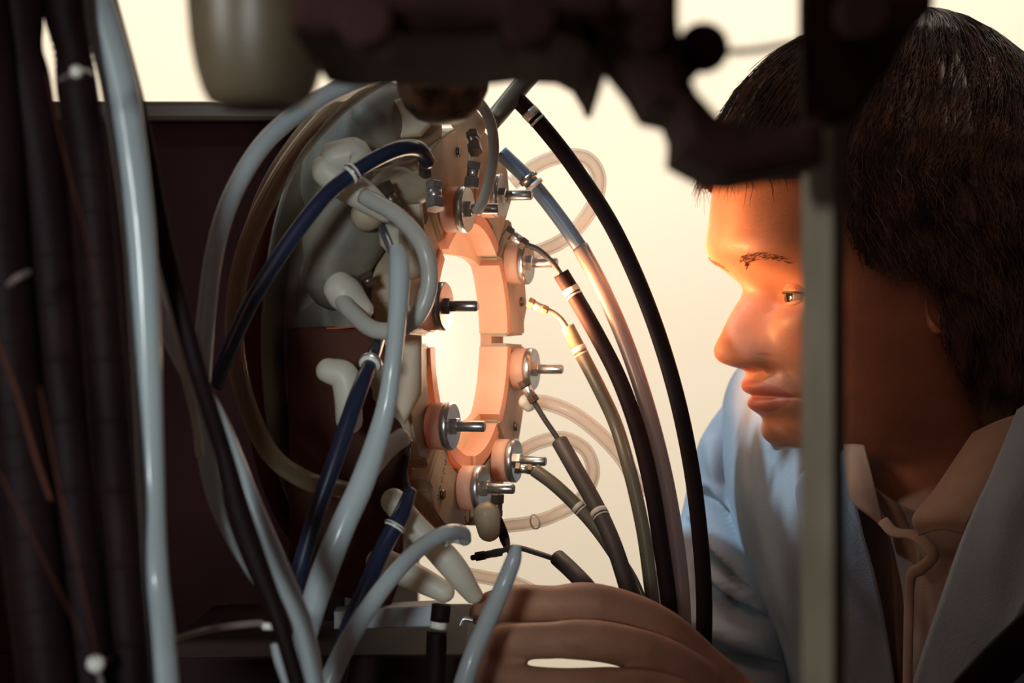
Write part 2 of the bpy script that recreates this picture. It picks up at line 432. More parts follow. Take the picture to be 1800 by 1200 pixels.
lump(EL, [(690, 880, .93), (740, 935, .93), (800, 1000, .93), (832, 1045, .935)], M_white, ch, [24, 23, 24, 17], namp=.12)
lump(EL, [(668, 985, .95), (720, 1010, .945), (780, 1040, .94)], M_white, ch, [26, 24, 20], namp=.15)
lump('casting', [(858, 905, 1.03), (862, 935, 1.03)], M_beige, ch, [24, 20], namp=.2)
lump('casting', [(925, 705, 1.10), (930, 712, 1.10)], M_white, ch, [14, 11], namp=.2)
lump('casting', [(815, 205, 1.02), (835, 225, 1.02)], M_beige, ch, [26, 24], namp=.25)
for q, dq in (([(655, 300), (735, 278), (748, 420), (705, 470), (668, 430)], .962), ([(640, 190), (720, 170), (770, 205), (740, 240), (660, 250)], .985), ([(700, 585), (742, 590), (742, 690), (712, 745), (690, 700)], .955)):
    plate('cover_plate', q, dq, dq+.008, M_beige, ch, .0015)
# dark threaded fittings
def fitting(a, b, r_, m=M_fit):
    A_, B_ = P(*a), P(*b); ax = B_-A_; s = a[2]/FPX
    cyl('fitting', A_, ax, r_*s, ax.length*.4, m, ch, hexa=True)
    cyl('fitting', A_+ax*.4, ax, r_*.72*s, ax.length*.3, m, ch, 16)
    cyl('fitting', A_+ax*.68, ax, r_*.9*s, ax.length*.3, m, ch, hexa=True)
fitting((745, 262, .955), (748, 312, .96), 14); fitting((672, 322, .935), (700, 375, .935), 17)
fitting((640, 480, .95), (652, 505, .95), 14); fitting((836, 268, .99), (830, 232, 1.0), 13)
fitting((875, 868, 1.03), (873, 908, 1.03), 13); fitting((716, 772, .93), (713, 806, .93), 10)
fitting((828, 330, 1.0), (834, 282, 1.0), 15, M_steel); fitting((765, 368, .955), (762, 320, .96), 18, M_steel)
fitting((500, 590, 1.0), (520, 575, 1.0), 12); fitting((500, 640, 1.0), (492, 625, 1.0), 8, M_steel)
lump('wrapped_lead', [(535, 573, .99), (580, 577, .975), (635, 573, .965)], M_copper, ch, [1.6, 1.6, 1.6], namp=0)
box('chamber_foot', (D(0, 0, -250).x, 1.0, zt-.001), (D(0, 0, -215).x, 1.12, D(0, -392, 0).z), M_bench, ch, .001)

# ------------------------------------------------------------------ clear and milky tube runs on the near side
def hose(name, label, cat, pts, wpx, m, group=None, bands=(), ferr=(), inner=0, n=10, seg=16, bandm=None, wiggle=0):
    if not bands and not ferr:
        o = tube(name, pts, wpx, m, None, n, seg, inner, wiggle); return tag(o, label, cat, group)
    r = root(name, P(*pts[-1][:3]), label, cat, group)
    tube('hose_body' if cat != 'cable' else 'sleeve', pts, wpx, m, r, n, seg, inner, wiggle)
    for t, L_ in bands:
        tube('band', [along(pts, t-L_), along(pts, t), along(pts, t+L_)], wpx*1.10, bandm or M_band, r, 4, 18, .86 if inner else 0)
    for t, L_ in ferr:
        tube('ferrule', [along(pts, t-L_), along(pts, t), along(pts, t+L_)], wpx*1.28, M_ferr, r, 4, 18)
        tube('ferrule_ring', [along(pts, t-L_*.35), along(pts, t+L_*.35)], wpx*1.42, M_steel, r, 3, 18)
    return r
hose('milky_loop_tube', 'milky translucent tube looping in front of the beige castings left of the bore', 'tube',
     [(640, 345, .925), (700, 380, .91), (742, 430, .90), (755, 490, .90), (738, 548, .90), (700, 578, .905), (655, 578, .91), (615, 545, .92), (595, 515, .93)], 31, M_hose2, inner=.6)
hose('clear_loop_tube', 'clear yellowish tube in a wide arc around the left of the chamber', 'tube',
     [(735, 108, .93), (660, 140, .92), (580, 200, .91), (500, 300, .905), (435, 430, .90), (412, 560, .90), (425, 680, .90), (470, 790, .905), (530, 840, .91), (590, 858, .92), (640, 870, .935)], 34, M_clear2, inner=.72)
hose('clear_outer_tube', 'thin clear brownish tube following the outside of the wide clear arc', 'tube',
     [(700, 96, .95), (640, 122, .95), (560, 195, .95), (482, 300, .95), (440, 400, .95), (420, 520, .95)], 20, M_clear2, inner=.7)
hose('upper_grey_arc_hose', 'grey blue hose arching from under the top knob down behind the black cable', 'hose',
     [(660, 128, .86), (560, 175, .85), (470, 245, .84), (410, 340, .83), (378, 440, .82), (362, 560, .81), (354, 690, .80), (360, 780, .80, 32), (378, 870, .80, 30), (410, 945, .80, 28), (455, 1020, .79, 26)], 33, M_hose, group=None)

# left foreground hoses
hose('thick_grey_hose', 'thickest pale grey hose, running from top to bottom at the left', 'hose',
     [(146, -60, .70, 64), (166, 0, .70, 64), (196, 95, .70, 65), (218, 200, .70, 65), (244, 400, .70, 60), (256, 600, .70, 55), (266, 850, .70, 48), (273, 1000, .69, 46), (282, 1100, .69, 50), (292, 1260, .69, 56)], 52, M_hose, n=14, seg=24, wiggle=.03)
hose('slanting_black_cable', 'black cable slanting from top left to bottom centre beside the thickest grey hose', 'cable',
     [(170, -60, .735), (190, 0, .735), (243, 200, .735), (282, 400, .735), (312, 520, .73), (347, 650, .73, 33), (394, 800, .72, 33), (419, 900, .72, 44), (447, 980, .72, 43), (493, 1100, .715, 32), (538, 1260, .715, 30)], 33, M_blk, n=14)
hose('crossing_grey_hose', 'pale grey hose slanting from behind the thick grey hose down to the bottom centre', 'hose',
     [(258, 470, .80), (285, 555, .79), (335, 655, .775), (385, 745, .77), (440, 880, .77), (500, 1020, .77), (535, 1110, .77), (560, 1250, .77)], 36, M_hose, n=12)
hose('thin_grey_hose', 'thin pale hose crossing behind the black cable above the slanting grey hose', 'hose',
     [(262, 360, .76), (285, 470, .76), (307, 560, .76), (322, 640, .76), (345, 740, .77), (352, 800, .79)], 16, M_hose2)
hose('left_end_hose', 'short pale hose end showing under the black cable at the bottom', 'hose',
     [(486, 1130, .75), (492, 1160, .75), (508, 1205, .75), (525, 1260, .75)], 22, M_hose)
bl = [('black_corrugated_hose', 'black hose along the left edge of the picture, outermost of the bundle', [(-45, -80, .66), (-15, 200, .66), (5, 500, .66), (40, 850, .66), (90, 1260, .66)], 100),
      ('black_corrugated_hose', 'black hose with a dotted sheen, second from the left edge', [(22, -80, .67, 96), (30, 30, .67, 92), (36, 88, .67, 78), (46, 150, .67, 88), (74, 330, .67, 80), (110, 700, .67), (165, 1260, .67)], 78),
      ('black_corrugated_hose', 'black hose carrying the upper cable tie, third from the left edge', [(106, -80, .68, 82), (114, 20, .68, 76), (128, 90, .68, 64), (136, 160, .68, 72), (160, 330, .68), (190, 700, .68), (235, 1260, .68)], 70)]
for nm, lb, pts, wd in bl:
    rr = root(nm, P(*pts[-1]), lb, 'hose', 'black hose bundle at the left edge')
    tube('hose_body', pts, wd, M_blk, rr, 14, 24)
    # raised wrap rings on the lower half
    for t in [i/26 for i in range(1, 26)]:
        tube('wrap_ring', [along(pts, t-.0016), along(pts, t+.0016)], wd*1.015, M_blk, rr, 2, 20)
# thin wires of the left side
for nm, lb, pts, wd, mm in [
    ('thin_wire', 'thin dull pink wire leaning across the lower left black hoses, the thickest of the wires', [(-8, 590, .60), (30, 690, .60), (62, 800, .60), (90, 880, .60)], 11, M_smoke),
    ('thin_wire', 'hair-thin wire from the left edge to the white ball', [(-5, 825, .60), (60, 950, .60), (120, 1070, .60), (166, 1160, .60)], 4, M_smoke),
    ('thin_wire', 'thin wire hanging down from mid left to the white ball', [(70, 680, .60), (98, 830, .60), (135, 990, .60), (172, 1155, .60)], 5, M_smoke),
    ('thin_wire', 'short dim wire lying high along the third black hose', [(82, 130, .62), (110, 260, .62), (150, 410, .62), (185, 560, .62)], 4, M_amber)]:
    tag(tube(nm, pts, wd*.8, M_amber, None, 8, 8), lb, 'wire', 'thin wires at the lower left')
# white ball pin with rod
r = root('ball_ended_rod', P(168, 1166, .66), 'grey rod with a white ball at its lower left end', 'rod')
lathe('ball', P(168, 1166, .655), Vector((0, 0, 1)), [(math.sin(a*math.pi/12)*.0031, -math.cos(a*math.pi/12)*.0031) for a in range(1, 12)], M_ferr, r, 20)
tube('rod', [(178, 1162, .66), (260, 1138, .72), (360, 1108, .76), (452, 1095, .77), (455, 1100, .77)], 12, M_smoke, r)
tube('rod_tip', [(462, 1100, .77), (480, 1101, .77)], 14, M_ferr, r)
tube('rod_stub', [(172, 1178, .66), (182, 1215, .66)], 12, M_smoke, r)
r = root('cable_tie', P(135, 128, .63), 'small cable tie with a pale ball head on the top left black hoses', 'cable tie')
lathe('tie_head', P(134, 126, .62), Vector((0, 0, 1)), [(math.sin(a*math.pi/10)*.0020, -math.cos(a*math.pi/10)*.0020) for a in range(1, 10)], M_ferr, r, 16)
tube('tie_strap', [(100, 142, .63), (118, 134, .625), (134, 126, .622), (150, 124, .63), (164, 132, .65)], 8, M_smoke, r)
o = tube('cable_tie', [(16, 500, .62), (30, 488, .615), (50, 478, .62)], 12, M_smoke); tag(o, 'small dull cable tie on the black hoses midway down the left edge', 'cable tie')

# blue hoses
def blue(name, label, pts, wd, fer, grp='navy hoses with pale ferrules'):
    return hose(name, label, 'hose', pts, wd, M_blue, group=grp, ferr=[(f, .012) for f in fer], n=14)
blue('navy_hose', 'navy hose curving over the chamber top left, pale ferrule near its middle',
     [(752, 285, .93), (735, 262, .92), (700, 262, .91), (650, 285, .905), (600, 320, .90), (560, 358, .895), (505, 430, .89), (445, 525, .885), (405, 610, .88), (375, 680, .88)], 29, [.40])
blue('navy_hose', 'navy hose running straight down left of centre from beneath the milky loop',
     [(668, 595, .915, 18), (655, 628, .90, 24), (630, 690, .885, 30), (595, 790, .875, 31), (560, 890, .87, 31), (530, 990, .865, 31), (512, 1060, .86, 31)], 30, [.2])
blue('navy_hose', 'short navy hose at the lower centre beside the curved grey end hose',
     [(722, 862, .915, 22), (705, 905, .905, 30), (675, 960, .90, 32), (640, 1040, .89, 32), (608, 1120, .885, 32), (590, 1220, .88, 32)], 30, [.28])
tube_l = tube('thin_lead', [(713, 800, .928), (711, 830, .925), (718, 868, .915)], 12, M_blk); tag(tube_l, 'short dark lead joining a fitting to the lower navy hose', 'cable')
o = tube('thin_lead', [(672, 400, .91), (680, 420, .90), (692, 448, .885)], 15, M_blue); tag(o, 'short navy lead entering the top of the pale vertical hose', 'cable')
hose('pale_vertical_hose', 'pale grey blue hose dropping in front of the chamber and swinging down left', 'hose',
     [(697, 435, .885, 26), (702, 475, .88, 36), (698, 560, .875, 33), (690, 640, .87, 31), (675, 730, .87, 36), (640, 840, .865, 44), (600, 930, .86, 46), (565, 1020, .86, 48), (538, 1110, .86, 44), (515, 1200, .86, 40), (505, 1260, .86, 40)], 36, M_hose, n=14, seg=20)
hose('branch_hose', 'short milky hose joining the pale vertical hose from the right', 'hose',
     [(708, 768, .925), (680, 790, .915), (645, 835, .90), (612, 890, .885), (575, 985, .88), (545, 1085, .88)], 34, M_hose2)
r = root('hooked_hose', P(560, 1240, .84), 'pale grey hose with a hooked open end at the lower centre', 'hose')
tube('hose_body', [(818, 950, .905, 22), (812, 936, .90, 26), (785, 936, .89, 28), (745, 958, .88, 29), (700, 1000, .865, 31), (650, 1065, .855, 33), (605, 1140, .845, 35), (560, 1240, .84, 36)], 30, M_hose, r, 14, 20)
tube('hose_end', [(822, 935, .91), (815, 952, .91), (796, 950, .905), (782, 957, .90)], 9, M_ferr, r)
hose('hand_side_hose', 'pale lilac grey hose standing in front of the fingertips', 'hose',
     [(908, 958, .86, 17), (902, 985, .86, 28), (882, 1035, .86, 31), (855, 1095, .855, 33), (828, 1160, .85, 34), (800, 1250, .85, 36)], 32, M_hose, n=12, seg=20)
r = root('black_pin', P(768, 1240, .90), 'black upright pin with a pale collar standing at the bench edge', 'pin')
tube('pin_body', [(768, 1110, .90), (766, 1170, .90), (762, 1260, .90)], 36, M_blk, r)
tube('collar', [(772, 1090, .90), (770, 1104, .90)], 30, M_ferr, r, 3)
tube('pin_cap', [(776, 1062, .90), (773, 1092, .90)], 34, M_blk, r, 3)
tube('hook', [(832, 1090, .93), (815, 1088, .93), (808, 1100, .93)], 8, M_steel, r)
hose('upper_clear_tube', 'milky tube dropping from the top of the chamber beside the top fitting', 'tube',
     [(826, 168, .985), (846, 185, .98), (862, 215, .98), (868, 260, .98), (862, 310, .985), (850, 350, .99), (838, 372, .995)], 19, M_hose2, inner=.6)
hose('upper_olive_tube', 'dull olive tube slanting from the dark clamp down to the top of the chamber', 'tube',
     [(975, 85, 1.10), (925, 140, 1.08), (880, 195, 1.06), (862, 215, 1.05)], 34, M_olh)

# ------------------------------------------------------------------ hoses on the right
G1 = 'hoses fanning out on the right of the chamber'
def lead(name, label, thin, sleeve, wd, m, conn=None, band=None, end=None, tw=10):
    r = root(name, P(*sleeve[-1][:3]), label, 'cable', G1)
    tube('lead_wire', thin, tw, M_blkg, r, 8, 10)
    tube('sleeve', sleeve, wd, m, r, 14, 18)
    if band is not None:
        tube('band', [along(sleeve, band-.012), along(sleeve, band+.012)], wd*1.06, M_band, r, 3, 18)
        tube('band', [along(sleeve, band+.022), along(sleeve, band+.028)], wd*1.05, M_band, r, 3, 18)
    if conn:
        a, b, w1 = conn
        A_, B_ = P(*a), P(*b); s = a[2]/FPX; ax = B_-A_
        cyl('connector_nut', A_, ax, w1*s, ax.length*.3, M_fit, r, hexa=True)
        cyl('connector_barrel', A_+ax*.3, ax, w1*.75*s, ax.length*.45, M_steel, r, 16)
        cyl('connector_nut', A_+ax*.72, ax, w1*.9*s, ax.length*.28, M_fit, r, hexa=True)
    return r
lead('black_hose', 'outermost black hose arching from the chamber top down behind the wrist',
     [(862, 215, 1.07), (878, 190, 1.07), (894, 172, 1.07), (910, 172, 1.07)],
     [(903, 168, 1.07), (950, 218, 1.07), (1010, 295, 1.07), (1080, 405, 1.06), (1140, 540, 1.05), (1185, 680, 1.04), (1215, 820, 1.03), (1232, 960, 1.02), (1238, 1080, 1.01), (1232, 1230, 1.0)], 29, M_blk, band=.075, tw=15)
r = root('grey_blue_hose', P(1205, 1200, 1.04), 'grey blue hose turning smoky brown, second from the right in the fan', 'hose', G1)
pts = [(880, 268, 1.10), (935, 322, 1.10), (985, 385, 1.10), (1030, 450, 1.10)]
tube('hose_body', pts, 27, M_bluel, r)
pts2 = [(1020, 434, 1.10), (1055, 500, 1.095), (1095, 590, 1.09), (1130, 690, 1.08), (1160, 800, 1.07), (1182, 910, 1.06), (1198, 1040, 1.05), (1204, 1210, 1.04)]
tube('hose_lower_run', pts2, 29, M_smoke, r)
tube('clamp', [(926, 310, 1.10), (932, 317, 1.10)], 36, M_steel, r, 2); tube('clamp', [(936, 323, 1.10), (941, 329, 1.10)], 36, M_ferr, r, 2)
lead('black_sleeved_cable', 'black sleeved cable from the upper connector, third from the right in the fan',
     [(918, 428, 1.10), (945, 438, 1.10), (970, 460, 1.10), (990, 488, 1.10)],
     [(986, 480, 1.10), (1010, 520, 1.10), (1050, 590, 1.09), (1090, 670, 1.08), (1122, 760, 1.07), (1146, 860, 1.06), (1162, 960, 1.05), (1178, 1080, 1.04), (1185, 1200, 1.03)], 29, M_blk,
     conn=((888, 405, 1.10), (925, 432, 1.10), 13), band=.10)
lead('olive_sleeved_cable', 'olive grey sleeved cable from the connector level with the bore centre',
     [(940, 540, 1.11), (965, 546, 1.11), (985, 560, 1.11), (1000, 582, 1.11)],
     [(997, 574, 1.11), (1020, 618, 1.11), (1052, 680, 1.105), (1082, 745, 1.10), (1105, 820, 1.09), (1122, 890, 1.085), (1135, 960, 1.08), (1150, 1080, 1.07)], 25, M_olh,
     conn=((928, 530, 1.11), (962, 546, 1.11), 10), band=.13)
lead('dark_straight_cable', 'dark straight sleeved cable below the lower bolt, running to the knuckles',
     [(935, 700, 1.09), (955, 733, 1.09), (972, 758, 1.09), (990, 785, 1.09)],
     [(984, 776, 1.09), (1010, 822, 1.08), (1040, 875, 1.07), (1065, 925, 1.06), (1085, 975, 1.05), (1105, 1040, 1.04), (1130, 1130, 1.03)], 30, M_blkg,
     conn=((918, 668, 1.09), (940, 706, 1.09), 12), band=.42)
lead('grey_sleeved_cable', 'grey sleeved cable from the lowest right bolt crossing under the dark straight cable',
     [(912, 822, 1.08), (928, 822, 1.08), (945, 830, 1.08)],
     [(940, 826, 1.08), (975, 852, 1.075), (1015, 890, 1.07), (1050, 930, 1.065), (1085, 980, 1.06), (1115, 1030, 1.05), (1145, 1110, 1.04)], 24, M_olh,
     conn=((905, 822, 1.08), (935, 825, 1.08), 11), band=.34)
lead('short_sleeved_cable', 'short dark cable leaving the lowest fitting towards the index finger',
     [(830, 980, 1.03), (870, 972, 1.02), (905, 962, 1.01), (945, 972, 1.0), (992, 988, .99)],
     [(980, 980, .99), (1005, 1003, .98), (1035, 1035, .97), (1060, 1075, .975)], 30, M_blkg,
     conn=((838, 978, 1.03), (880, 970, 1.02), 9))
o = tube('thin_lead', [(874, 905, 1.03, 12), (882, 930, 1.03, 17), (888, 950, 1.03, 17), (893, 965, 1.02, 10), (905, 985, 1.02, 9)], 12, M_blk); tag(o, 'dark lead dropping from the lower fitting behind the lilac grey hose tip', 'cable')
G2 = 'clear tube loops on the right'
hose('clear_tube_loop', 'clear tube loop behind the two upper hoses near the top right of the chamber', 'tube', [(900, 322, 1.13), (940, 292, 1.13), (985, 275, 1.13), (1030, 278, 1.13), (1052, 310, 1.13), (1045, 355, 1.13), (1015, 400, 1.13), (980, 428, 1.13), (925, 450, 1.12)], 27, M_clear, G2, inner=.7, n=12)
hose('clear_tube_loop', 'clear tube arching from the white casting to the olive cable', 'tube', [(925, 708, 1.12), (960, 708, 1.13), (1010, 728, 1.13), (1060, 768, 1.13), (1100, 815, 1.13), (1125, 870, 1.12)], 27, M_clear, G2, inner=.7)
hose('clear_tube_loop', 'clear tube loop around the dark straight cable at the lower right of the chamber', 'tube', [(905, 800, 1.12), (945, 778, 1.13), (990, 770, 1.13), (1030, 792, 1.13), (1042, 835, 1.13), (1018, 880, 1.13), (975, 905, 1.13), (935, 918, 1.12), (880, 925, 1.11)], 25, M_clear, G2, inner=.7, bands=[(.86, .003)], n=12)
hose('clear_tube_loop', 'short clear tube level with the index finger beside the lilac grey hose', 'tube', [(820, 1008, 1.06), (860, 1016, 1.06), (905, 1024, 1.06), (940, 1040, 1.06)], 24, M_clear, G2, inner=.7)

# ------------------------------------------------------------------ foreground clamp and stand (out of focus)
r = root('clamp_housing', P(455, 60, .50), 'out of focus rounded olive brown housing hanging at the top left', 'housing')  # rounded knob-like part of the clamp, holds no lamp
c0 = P(455, 60, .52); s = .52/FPX
lathe('housing_shell', Vector((c0.x, .52, P(0, 188, .52).z)), Vector((0, 0, 1)), [(r_*s, h*s) for r_, h in [(10, 0), (70, 1), (88, 8), (100, 30), (112, 70), (121, 120), (126, 180), (128, 260), (120, 300)]], M_olive, r, 40)
lathe('bottom_cap', Vector((c0.x, .52, P(0, 192, .52).z)), Vector((0, 0, 1)), [(r_*s, h*s) for r_, h in [(4, 0), (60, 0), (66, 6), (60, 12)]], M_iron, r, 32)
r = root('boss_head', P(800, 40, .50), 'out of focus black bar and boss across the top of the picture', 'clamp')
plate('bar', [(540, -70), (1062, -70), (1040, 0), (1075, 60), (1068, 104), (1052, 172), (1040, 172), (1022, 128), (985, 108), (900, 104), (830, 112), (700, 108), (600, 112), (548, 104)], .46, .56, M_iron, r, .004)
cyl('boss_screw', P(640, 30, .44), Vector((0, 1, 0)), .006, .03, M_iron, r, 24)
cyl('boss_screw', P(930, 30, .44), Vector((0, 1, 0)), .006, .03, M_iron, r, 24)
r = root('speckled_knob', P(778, 120, .80), 'round speckled brown knob hanging just under the black bar', 'knob')
sk = .80/FPX
lathe('knob_body', P(778, 218, .80), Vector((0, 0, 1)), [(rr*sk, hh*sk) for rr, hh in [(20, 0), (45, 8), (66, 28), (80, 58), (84, 90), (82, 118), (70, 140), (40, 150)]], M_brn, r, 40)
cyl('knob_shaft', P(778, 90, .80), Vector((0, 0, 1)), 30*sk, 180*sk, M_iron, r)
r = root('hooked_clamp_arm', P(1200, 150, .46), 'out of focus black clamp arm hooking down in front of the forehead', 'clamp')
plate('clamp_arm', [(1092, -70), (1182, -70), (1180, 60), (1188, 130), (1212, 182), (1248, 222), (1300, 243), (1360, 240), (1420, 222), (1428, 300), (1380, 306), (1300, 322), (1258, 322), (1222, 306), (1182, 284), (1184, 240), (1174, 214), (1132, 204), (1108, 162), (1068, 112), (1052, 90), (1080, 60)], .45, .50, M_iron, r, .004)
cyl('pivot', P(1140, 60, .445), Vector((0, 1, 0)), .004, .01, M_iron, r)
sb = .47/FPX; cb = P(1236, 84, .47)
lathe('ball_knob', cb, Vector((.3, -1, 0)), [(math.sin(a*math.pi/14)*46*sb, -math.cos(a*math.pi/14)*46*sb) for a in range(1, 14)], M_iron, r, 28)
cyl('grey_disc', P(1196, 118, .475), Vector((.2, -1, .1)), 32*sb, 20*sb, M_olive, r, 28)
tube('thin_rod', [(1262, 92, .47), (1330, 88, .47), (1420, 72, .475)], 13, M_iron, r)
r = root('upright_stand', (P(1455, 0, .50).x, .52, 0), 'out of focus upright square post with a grey left face in front of the man', 'stand')
# square post turned so that its grey left face shows
px0 = P(1419, 0, .515).x; px1 = P(1464, 0, .50).x; px2 = P(1489, 0, .51).x
bm = bmesh.new(); q = [(px0, .530), (px1, .500), (px2, .512), (px1-.002, .545)]
for z in (0, P(0, 160, .5).z):
    pass
def prism(name, q, z0, z1, m, par, bev=.0012):
    bm = bmesh.new(); a = [bm.verts.new((x, y, z0)) for x, y in q]; b = [bm.verts.new((x, y, z1)) for x, y in q]
    bm.faces.new(a); bm.faces.new(b)
    for i in range(len(q)): bm.faces.new((a[i], a[(i+1) % len(q)], b[(i+1) % len(q)], b[i]))
    bmesh.ops.recalc_face_normals(bm, faces=bm.faces)
    bmesh.ops.bevel(bm, geom=bm.edges[:], offset=bev, segments=2, affect='EDGES')
    return from_bm(name, bm, m, par)
prism('post', [(px0, .524), (px1, .500), (px1+.001, .501), (px1-.002, .540)], 0, P(0, 150, .5).z, M_grey, r, .0004)
prism('post_shaded_side', [(px1+.0006, .502), (px2, .512), (px2-.001, .542), (px1, .542)], 0, P(0, 150, .5).z, M_iron, r, .0006)  # right face of the same post, its shade put in as black
prism('stand_base', [(px0-.10, .42), (px0+.12, .42), (px0+.12, .64), (px0-.10, .64)], 0, .02, M_iron, r, .002)
plate('top_block', [(1406, -90), (1640, -90), (1636, 20), (1600, 60), (1560, 130), (1500, 215), (1412, 228), (1406, 100)], .478, .492, M_iron, r, .004)
cyl('block_screw', P(1520, 20, .462), Vector((0, 1, 0)), .006, .01, M_iron, r)

# ------------------------------------------------------------------ the man
man = root('person', P(1600, 1250, 1.12), 'brown-haired man in a pale blue coat leaning in to peer at the glowing bore', 'person')
DH = 1.12; SH = DH/FPX; XC = 1560; YAW = math.radians(16); CY, SY = math.cos(YAW), math.sin(YAW)
def HT(x, y, w_):
    xr = XC+(x-XC)*CY+w_*SY; wr = w_*CY-(x-XC)*SY
    f = np.interp(y, [700, 900], [1, .0]) # the neck does not turn with the head
    xr = x*(1-f)+xr*f if y > 700 else xr; wr = w_*(1-f)+wr*f if y > 700 else wr
    return Vector(((xr-900)*SH, DH-wr*SH, CZ-(y-600)*SH))
def T(tab, sg=3):
    xs = [a for a, b in tab]; ys_ = [b for a, b in tab]; g = np.arange(-40, 1200.0); v0 = np.interp(g, xs, ys_)
    k = np.exp(-.5*(np.arange(-4*sg, 4*sg+1)/sg)**2); k /= k.sum(); pv = np.pad(v0, 4*sg, mode='edge'); v1 = np.convolve(pv, k, 'valid')
    lo, hi = xs[0], xs[-1]; return lambda v: float(np.interp(min(max(v, lo), hi), g, v1))
FR = T([(70, 1590), (78, 1520), (95, 1455), (120, 1400), (160, 1345), (200, 1308), (250, 1274), (300, 1256), (350, 1247), (400, 1242), (425, 1238), (440, 1240), (455, 1252), (470, 1270), (490, 1284), (510, 1291), (540, 1296), (580, 1302), (620, 1306), (660, 1306), (690, 1308), (715, 1316), (728, 1325), (740, 1329), (752, 1330), (764, 1335), (776, 1346), (786, 1364), (793, 1392), (800, 1430), (808, 1470), (818, 1490), (840, 1505), (880, 1520), (950, 1550), (1060, 1590)], 4)
NO = T([(480, 0), (500, 1), (515, 4), (530, 14), (555, 30), (587, 49), (605, 62), (615, 67), (625, 66), (634, 60), (641, 46), (646, 26), (651, 8), (656, 1), (660, 0)])
NS = T([(480, 26), (510, 27), (560, 36), (600, 48), (625, 62), (645, 60), (660, 50)], 8)
NP = T([(500, 1.7), (570, 1.8), (610, 2.3), (640, 3.0), (660, 2.5)], 8)
LI = T([(648, 0), (658, 5), (668, 14), (678, 18), (686, 14), (691, 6), (694, 0), (697, 4), (703, 11), (711, 14), (719, 9), (727, 1), (732, 0)])
BK = T([(70, 1640), (80, 1700), (100, 1760), (140, 1810), (200, 1848), (300, 1868), (400, 1862), (500, 1835), (600, 1795), (700, 1770), (800, 1775), (900, 1800), (1060, 1830)], 12)
WD = T([(70, 30), (78, 85), (95, 128), (120, 165), (160, 198), (200, 218), (260, 234), (330, 240), (420, 238), (500, 232), (560, 222), (620, 206), (680, 186), (730, 168), (770, 152), (800, 146), (850, 150), (950, 160), (1060, 190)], 12)
XM = T([(70, 1610), (200, 1580), (400, 1560), (600, 1560), (700, 1570), (800, 1640), (900, 1660), (1060, 1700)], 16)
PF = T([(70, 2), (300, 2.25), (440, 2.3), (520, 2.2), (640, 2.0), (720, 1.8), (790, 1.8), (850, 2)], 16)
def head_pt(y, ph):
    c, s_ = math.cos(ph), math.sin(ph); p = PF(y) if c > 0 else 2.0
    cx = abs(c)**(2/p); sx = math.copysign(abs(s_)**(2/p), s_); uf, ub, xm, W = FR(y), BK(y), XM(y), WD(y)
    x = xm-(xm-uf)*cx if c > 0 else xm+(ub-xm)*cx
    wv = W*sx; aw = abs(wv)
    if c > 0:
        x -= (NO(y)+ (6 if 520 < y < 640 else 0)*math.sin(math.pi*(y-520)/120 if 520 < y < 640 else 0))*math.exp(-(aw/NS(y))**NP(y))
        x -= LI(y)*math.exp(-(aw/72)**3)
        g = lambda aw0, y0, sw, sy, am: am*math.exp(-((aw-aw0)/sw)**2-((y-y0)/sy)**2)
        x += g(90, 518, 50, 27, 36)          # eye socket
        x += g(60, 540, 22, 40, 12)
        x -= g(95, 462, 70, 18, 7)           # brow ridge
        x -= g(120, 575, 50, 40, 10)         # cheekbone
        x += g(118, 668, 36, 40, 7)          # hollow of cheek
        x += g(0, 735, 55, 9, 4); x -= g(0, 765, 60, 20, 4)
        x += g(0, 694, 100, 3.2, 5)
        x += g(100, 700, 12, 16, 6)          # mouth corner
        x += g(28, 649, 11, 7, 16)           # nostrils
        x += g(62, 640, 9, 22, 5)            # alar groove
        # nasolabial crease and crease beneath the eye
        nl = 60+ (y-630)*.55
        if 620 < y < 705: x += 3.2*math.exp(-((aw-nl-10)/6)**2)
        ue = 565-((aw-60)*.0)-8*math.cos((aw-100)/40)
        if 50 < aw < 150: x += 2.2*math.exp(-((y-ue+14)/4)**2)
    wn = noise.noise(Vector((x*.012, y*.012, wv*.012)))*1.5
    return x+wn, y, wv
HV = []; HF = []
ys = np.concatenate([np.linspace(70, 130, 24)[:-1], np.linspace(130, 430, 76)[:-1], np.linspace(430, 800, 186)[:-1], np.linspace(800, 1060, 50)])
NPH = 300
phs = []
for k in range(NPH):
    t = (k/NPH)*2-1; phs.append(math.pi*math.copysign(abs(t)**1.35, t))   # denser at the face
for y in ys:
    for ph in phs: HV.append(HT(*head_pt(y, ph)))
for i in range(len(ys)-1):
    for k in range(NPH):
        a, b = i*NPH+k, i*NPH+(k+1) % NPH; HF.append((a, b, b+NPH, a+NPH))
HF.append(tuple(reversed(range(NPH))))
# eyelids
def lid(sgn, upper):
    base = len(HV); nA, nB = 26, 12; cx, cy_, cw = 1365, 521, 90*sgn
    for i in range(nB+1):
        for k in range(nA+1):
            az = math.radians(-80+160*k/nA)          # side to side
            e0, e1 = ((math.radians(10-6*math.cos(az)*1.0+4), math.radians(86)) if upper else (math.radians(-14), math.radians(-72)))
            if upper: e0 = math.radians(-1)+math.radians(8)*math.cos(az)
            else: e0 = math.radians(-6)-math.radians(12)*math.cos(az)
            el = e0+(e1-e0)*i/nB
            R_ = 39.0 - (1.6 if i == 0 else 0) + (1.2 if i == 1 else 0)
            if i > nB*.5: R_ -= (i/nB-.5)*4
            HV.append(HT(cx-R_*math.cos(el)*math.cos(az), cy_-R_*math.sin(el), cw+R_*1.06*math.cos(el)*math.sin(az)*1))
    for i in range(nB):
        for k in range(nA):
            a = base+i*(nA+1)+k; HF.append((a, a+1, a+nA+2, a+nA+1))
for sg in (1, -1): lid(sg, True); lid(sg, False)
